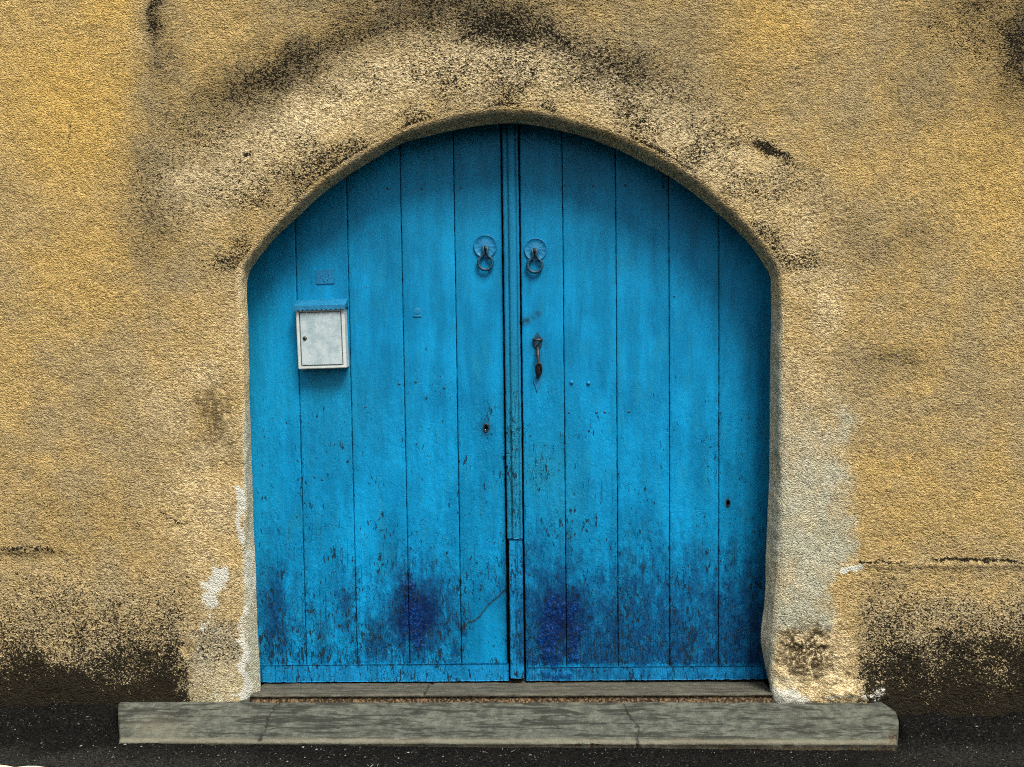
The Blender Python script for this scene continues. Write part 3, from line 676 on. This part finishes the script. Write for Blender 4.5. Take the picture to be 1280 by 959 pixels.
# keyhole and knot hole: hollow sockets behind the planks
def socket(root, c, rx, rz, name, mat_rim):
    def f(bm):
        n = 16; R0 = [(1.42, 0.0015), (1.25, -0.003), (0.98, -0.0025), (0.9, 0.006), (0.8, 0.030)]; prev = None
        for s, y in R0:
            ring = [bm.verts.new((c[0]+rx*s*math.cos(k*2*math.pi/n)*(1+.06*math.sin(3*k)), c[1]+y, c[2]+rz*s*math.sin(k*2*math.pi/n)*(1+.05*math.cos(2.3*k)))) for k in range(n)]
            if prev:
                for k in range(n): bm.faces.new((prev[k], prev[(k+1) % n], ring[(k+1) % n], ring[k]))
            prev = ring
        bm.faces.new(prev)
    o = link(name, bm_mesh(name, f, True), mat_rim); return child(o, root)
kh = socket(left, KH, 0.0085, 0.0135, 'keyhole', RUST)
def keytip(bm): tube(bm, [(KH[0]-.003, KH[1]+.014, KH[2]-.008), (KH[0]-.003, KH[1]+.001, KH[2]-.008)], 0.0032, 8)
o = link('key_stub', bm_mesh('key_stub', keytip, True), BRASS); o.parent = kh; o.matrix_parent_inverse = kh.matrix_parent_inverse.copy() @ Matrix.Identity(4)
o.matrix_parent_inverse = Matrix.Translation(left.location).inverted() @ Matrix.Identity(4)
def sub(o, part):                          # a sub-part whose mesh is in world coordinates, under a part that is too
    o.parent = part; o.matrix_parent_inverse = Matrix.Identity(4); return o
sub(o, kh)
socket(right, KN, 0.0062, 0.0115, 'knot_hole', BLACK)

# ring knockers
def knocker(root, pc, rc, pr_px):
    c = un(*pc, YD-0.003); k = un(*rc, YD-0.014); s = 4.35/F_PX*1.0; R = pr_px*s
    def plate(bm):
        n = 48; prof_ = [(1.0, 0.003), (1.0, -0.0022), (0.97, -0.0038), (0.93, -0.0034), (0.90, -0.0014), (0.55, -0.003), (0.30, -0.004), (0.16, -0.0055), (0.0, -0.006)]
        prev = None
        for q, (r, y) in enumerate(prof_[:-1]):
            ring = []
            for t in range(n):
                pet = 0.0005*math.cos(t*2*math.pi/n*12) if 0.2 < r < 0.92 else 0
                ring.append(bm.verts.new((c[0]+R*r*math.cos(t*2*math.pi/n), c[1]+y-pet, c[2]+R*r*math.sin(t*2*math.pi/n))))
            if prev:
                for t in range(n): bm.faces.new((prev[t], prev[(t+1) % n], ring[(t+1) % n], ring[t]))
            prev = ring
        tip = bm.verts.new((c[0], c[1]-.006, c[2]))
        for t in range(n): bm.faces.new((prev[t], prev[(t+1) % n], tip))
    p = child(link('knocker_plate', bm_mesh('knocker_plate', plate, True), PLATE_BLUE), root)
    def ring(bm):                          # pear-shaped ring with a narrow neck
        r = 9.0*s; pts = []
        for q in range(28):
            a = math.radians(-90+(-154+308*q/27)); pts.append((k[0]+r*math.cos(a), k[1], k[2]+r*math.sin(a)))
        top = k[2]+r
        L = pts[0]; Rr = pts[-1]
        neck = lambda sgn: [(k[0]+sgn*2.6*s, k[1]-.002, top+2.6*s), (k[0]+sgn*1.8*s, k[1]-.003, top+4.8*s), (k[0]+sgn*2.8*s, k[1]-.002, top+7.4*s), (k[0]+sgn*2.6*s, k[1]+.002, top+9.6*s)]
        path = neck(-1)[::-1]+pts+neck(1) if pts[0][0] < k[0] else neck(1)[::-1]+pts+neck(-1)
        path.append((k[0], k[1]+.004, top+10.8*s))
        tube(bm, path, 2.0*s, 8, closed=True)
    sub(link('ring', bm_mesh('ring', ring, True), IRON), p)
    def staple(bm):
        zt = k[2]+9.0*s+9.0*s
        tube(bm, [(k[0], c[1]+.002, zt+2.6*s), (k[0], k[1]-.008, zt+2.2*s), (k[0], k[1]-.012, zt), (k[0], k[1]-.008, zt-2.6*s), (k[0], c[1]+.002, zt-3.2*s)], 1.5*s, 8)
    sub(link('staple', bm_mesh('staple', staple, True), RUST), p)
knocker(left, (606.5, 308), (606.8, 328.5), 14.6)
knocker(right, (669.5, 312), (668.5, 331.5), 14.4)

# thumb latch on the right leaf
def latch():
    S = lambda px, py, y: tuple(un(px, py, y))
    Yp = YD-0.002; s = 4.35/F_PX
    pts = lambda L: [(float(un(a, b, Yp)[0]), float(un(a, b, Yp)[2])) for a, b in L]
    def up_(bm): prism(bm, pts([(672, 415), (675, 420), (677.5, 423.5), (678, 428), (677, 433), (674, 437), (672.5, 440), (670.5, 437), (667, 433), (665.8, 428), (666.5, 423.5), (669, 420)]), YD+.002, YD-.004, .0015)
    p = child(link('latch_plate', bm_mesh('latch_plate', up_), IRON), right)
    def thumb(bm):
        a = un(672, 425.5, YD-.02)
        tube(bm, [S(666.5, 424.5, YD-.006), S(669, 425, YD-.016), S(672, 425.3, YD-.020), S(675.5, 425, YD-.016), S(677.5, 424.5, YD-.006)], 1.6*s, 8)
    sub(link('thumb_piece', bm_mesh('thumb_piece', thumb, True), RUST), p)
    def grip(bm):
        pth = [S(672, 433, YD-.002), S(672.4, 437, YD-.016), S(672.6, 442, YD-.030), S(672.8, 450, YD-.036), S(673, 458, YD-.034), S(673.2, 464, YD-.026), S(673, 469, YD-.014), S(672.5, 472, YD-.001)]
        tube(bm, [S(673.4+3.3*math.cos(a), 461.5+7.5*math.sin(a), YD-.030+.012*math.sin(a)) for a in (2*math.pi*q/16 for q in range(16))], 1.5*s, 8, closed=True)
        tube(bm, pth, 2.2*s, 10, taper=[1.0, .8, 1.25, .65, .85, 1.3, 1.5, .9])
    child(link('latch_grip', bm_mesh('latch_grip', grip, True), RUST), right)
    def low(bm): prism(bm, pts([(666.5, 475.5), (668.5, 473.5), (676, 473.5), (677.5, 475.5), (677, 479), (674.5, 484), (673, 488), (672, 491), (670.5, 488), (669, 484), (667, 479)]), YD+.002, YD-.004, .0015)
    child(link('latch_plate', bm_mesh('latch_plate', low), PLATE_BLUE), right)
latch()
# embossed plate above the mailbox
pl0, pl1 = un(395, 337.5, YD-.002), un(418.3, 355, YD-.002)
def plaque(bm):
    x0, z1, x1, z0 = pl0[0], pl0[2], pl1[0], pl1[2]
    prism(bm, [(x0, z0), (x1, z0+.0012), (x1, z1+.0012), (x0, z1)], YD+.002, YD-.0045, .0012)
pq = child(link('number_plate', bm_mesh('number_plate', plaque), PLATE_BLUE), left)
def emboss(bm):                            # the painted-over raised figures of the plate
    S = lambda px, py: tuple(un(px, py, YD-.0046))
    for a, b in [((401, 345), (402.5, 343.6)), ((400.5, 347.5), (401.6, 346.6)), ((406.5, 346.8), (408.2, 344.8)), ((408.3, 347.2), (409.6, 350.8)), ((404.4, 351.6), (407.2, 351.0)), ((410.6, 344.4), (412.6, 342.8)), ((403, 349.5), (405.2, 348.8))]:
        tube(bm, [S(*a), S(*b)], .0016, 6)
    for q in ((397.6, 346.5), (415, 346)): dome(bm, S(*q), .0022, .0015)
sub(link('raised_figures', bm_mesh('raised_figures', emboss, True), PLATE_BLUE), pq)
# small painted-over badge on the left leaf
def badge(bm):
    c = un(521.3, 389.5, YD); s = 4.35/F_PX
    dome(bm, (c[0], c[1]+.001, c[2]), 5*s, .0018, 16, 4)
    x, z = c[0], c[2]-5.6*s; prism(bm, [(x-5.5*s, z-1.0*s), (x+5.5*s, z-1.0*s), (x+5.5*s, z+.3*s), (x-5.5*s, z+.3*s)], YD+.002, YD-.0025, .0006)
child(link('badge', bm_mesh('badge', badge, True), PLATE_BLUE), left)
# bolt and nail heads
bolt_me = bm_mesh('bolt', lambda bm: dome(bm, (0, 0, 0), .0085, .0075, 12, 4), True); bolt_me.materials.append(PLATE_BLUE)
nail_me = bm_mesh('nail', lambda bm: dome(bm, (0, 0, 0), .0055, .0022, 10, 3), True); nail_me.materials.append(IRON)
for root, name, m_, L in [(right, 'bolt', bolt_me, [(714.5, 478), (735.5, 479)]), (right, 'nail', nail_me, [(706.5, 232), (741.5, 232.5), (781.5, 232), (828.5, 232.5), (711.5, 516), (745.5, 516), (786, 514.5), (756, 515.5), (842.5, 371)]),
                          (left, 'nail', nail_me, [(438.5, 238), (484.5, 236), (527, 236.5), (576, 235), (499, 480), (519.5, 477.5), (555.5, 485), (457, 509), (402.5, 600), (393, 596.5)])]:
    for px, py in L:
        c = un(px, py, YD); o = bpy.data.objects.new(name, m_); scene.collection.objects.link(o); o.location = (c[0], YD+0.0006, c[2]); child(o, root)

# ------------------------------------------------------------------ the mailbox
mb_y = YD-0.070
A, B, C_, E4 = un(371, 387, mb_y), un(431.5, 385, mb_y), un(374, 462, mb_y), un(431.8, 460, mb_y)
mbw = float(np.linalg.norm(B-A)); mbh = float(np.linalg.norm(C_-A)); ang = math.radians(1.1)
mb = empty('mailbox', (float((C_[0]+E4[0])/2), YD-0.002, float((C_[2]+E4[2])/2)))
mb.rotation_euler = (0, -ang, 0)
tag(mb, 'white metal mailbox with a scalloped blue lid hung on the door', 'mailbox')
w2, dpt, hB = mbw/2, 0.066, mbh
def mbody(bm):
    bmesh.ops.create_cube(bm, size=1); 
    for v in bm.verts: v.co = Vector((v.co.x*2*w2, -dpt/2+v.co.y*dpt, (v.co.z+.5)*hB))
    bmesh.ops.bevel(bm, geom=bm.edges[:], offset=.003, segments=2, affect='EDGES')
    # recessed front so that the little door sits in a frame
    f = [q for q in bm.faces if q.normal.y < -.99 and q.calc_area() > .02]
    bm.faces.ensure_lookup_table()
    r = bmesh.ops.inset_region(bm, faces=f, thickness=.0115, depth=0)
    r = bmesh.ops.inset_region(bm, faces=f, thickness=.0004, depth=-.014)
link('body', bm_mesh('body', mbody), BOX_FRAME, mb)
def mdoor(bm):
    x0, x1, z0, z1 = -w2+.0155, w2-.0155, .0155, hB-.0155
    prism(bm, [(x0, z0), (x1, z0), (x1, z1), (x0, z1)], -dpt+.0138, -dpt-.0005, .0015)
md = link('door', bm_mesh('door', mdoor), BOX_WHITE, mb)
def mlock(bm):
    x, z = -w2+.031, hB*.515
    for r, y in ((.0088, -.004), (.0058, -.006)):
        dome(bm, (x, -dpt-.0012+(.0 if r > .007 else -.0025), z), r, .003, 16, 3)
lk = link('lock', bm_mesh('lock', mlock, True), LOCKM, md)
def mkey(bm): 
    x, z = -w2+.031, hB*.515
    prism(bm, [(x-.0011, z-.0036), (x+.0011, z-.0036), (x+.0011, z+.0036), (x-.0011, z+.0036)], -dpt-.005, -dpt-.0078)
    dome(bm, (x, -dpt-.0055, z+.0022), .0024, .0018, 8, 2)
link('keyhole', bm_mesh('keyhole', mkey), BLACK, md)
# lid: sloping roof with a scalloped fascia
def mlid(bm):
    W = w2+.0065; zb_, zf, zt = hB-.002, hB+.002, hB+.036
    sec = [(.001, zf), (.001, zt), (-.012, zt-.001), (-dpt-.010, zf+.010), (-dpt-.010, zf), (-dpt-.006, zf-.001)]
    xsn = [-W, -W+.003, W-.003, W]; rings = []
    for x in xsn:
        k = 0.94 if abs(x) == W else 1.0
        rings.append([bm.verts.new((x, y*(.99 if abs(x) == W else 1), zf+(z-zf)*k)) for y, z in sec])
    n = len(sec)
    for R0, R1 in zip(rings[:-1], rings[1:]):
        for i in range(n): bm.faces.new((R0[i], R0[(i+1) % n], R1[(i+1) % n], R1[i]))
    bm.faces.new(rings[0]); bm.faces.new(rings[-1][::-1])
    ns = 11; pts = [(-W, zf+.011), (-W, zf)]
    for i in range(ns):
        xa = -W+2*W*i/ns; wq = 2*W/ns
        for q in range(5): 
            a = math.pi*(q+.5)/5; pts.append((xa+wq/2-wq/2*math.cos(a), zf-.0085*math.sin(a)))
    pts += [(W, zf), (W, zf+.011)]
    prism(bm, pts, -dpt-.0085, -dpt-.0125)
link('lid', bm_mesh('lid', mlid), LID_BLUE, mb)

# ------------------------------------------------------------------ loose grit on the asphalt
def grit(n):
    vs_, fs = [], []; k = 0
    base = np.array([(1, 0, 0), (-1, 0, 0), (0, 1, 0), (0, -1, 0), (0, 0, 1), (0, 0, -1)], float); f8 = np.array([(0,2,4),(2,1,4),(1,3,4),(3,0,4),(2,0,5),(1,2,5),(3,1,5),(0,3,5)])
    for i in range(n):
        x = rng.uniform(-2.1, 2.1); y = rng.uniform(-0.55, -0.01)
        if sl0[0]-.06 < x < sr0[0]+.09 and y > -0.215: y = rng.uniform(-0.55, -0.215)
        r = 0.0012+0.0026*rng.random()**3
        if i % 60 == 0: sc = np.array([.016, .0016, .0014])*rng.uniform(.6, 1.2)
        elif i % 37 == 0: sc = np.array([.007, .005, .003])
        else: sc = r*rng.uniform(.6, 1.3, 3)
        a = rng.uniform(0, 6.28); c, s = math.cos(a), math.sin(a); b = base*sc*rng.uniform(.8, 1.2, (6, 1))
        b = np.stack([b[:, 0]*c-b[:, 1]*s, b[:, 0]*s+b[:, 1]*c, b[:, 2]], 1)+np.array([x, y, float(ground_z(np.array(x), np.array(y)))+.004])
        vs_.append(b); fs.append(f8+k); k += 6
    return np.concatenate(vs_), np.concatenate(fs)
gv_, gf_ = grit(550)
tag(link('loose_grit', raw_mesh('loose_grit', gv_, gf_, False), STONE), 'pale grit and straw bits scattered over the dark asphalt', 'grit', kind='stuff')
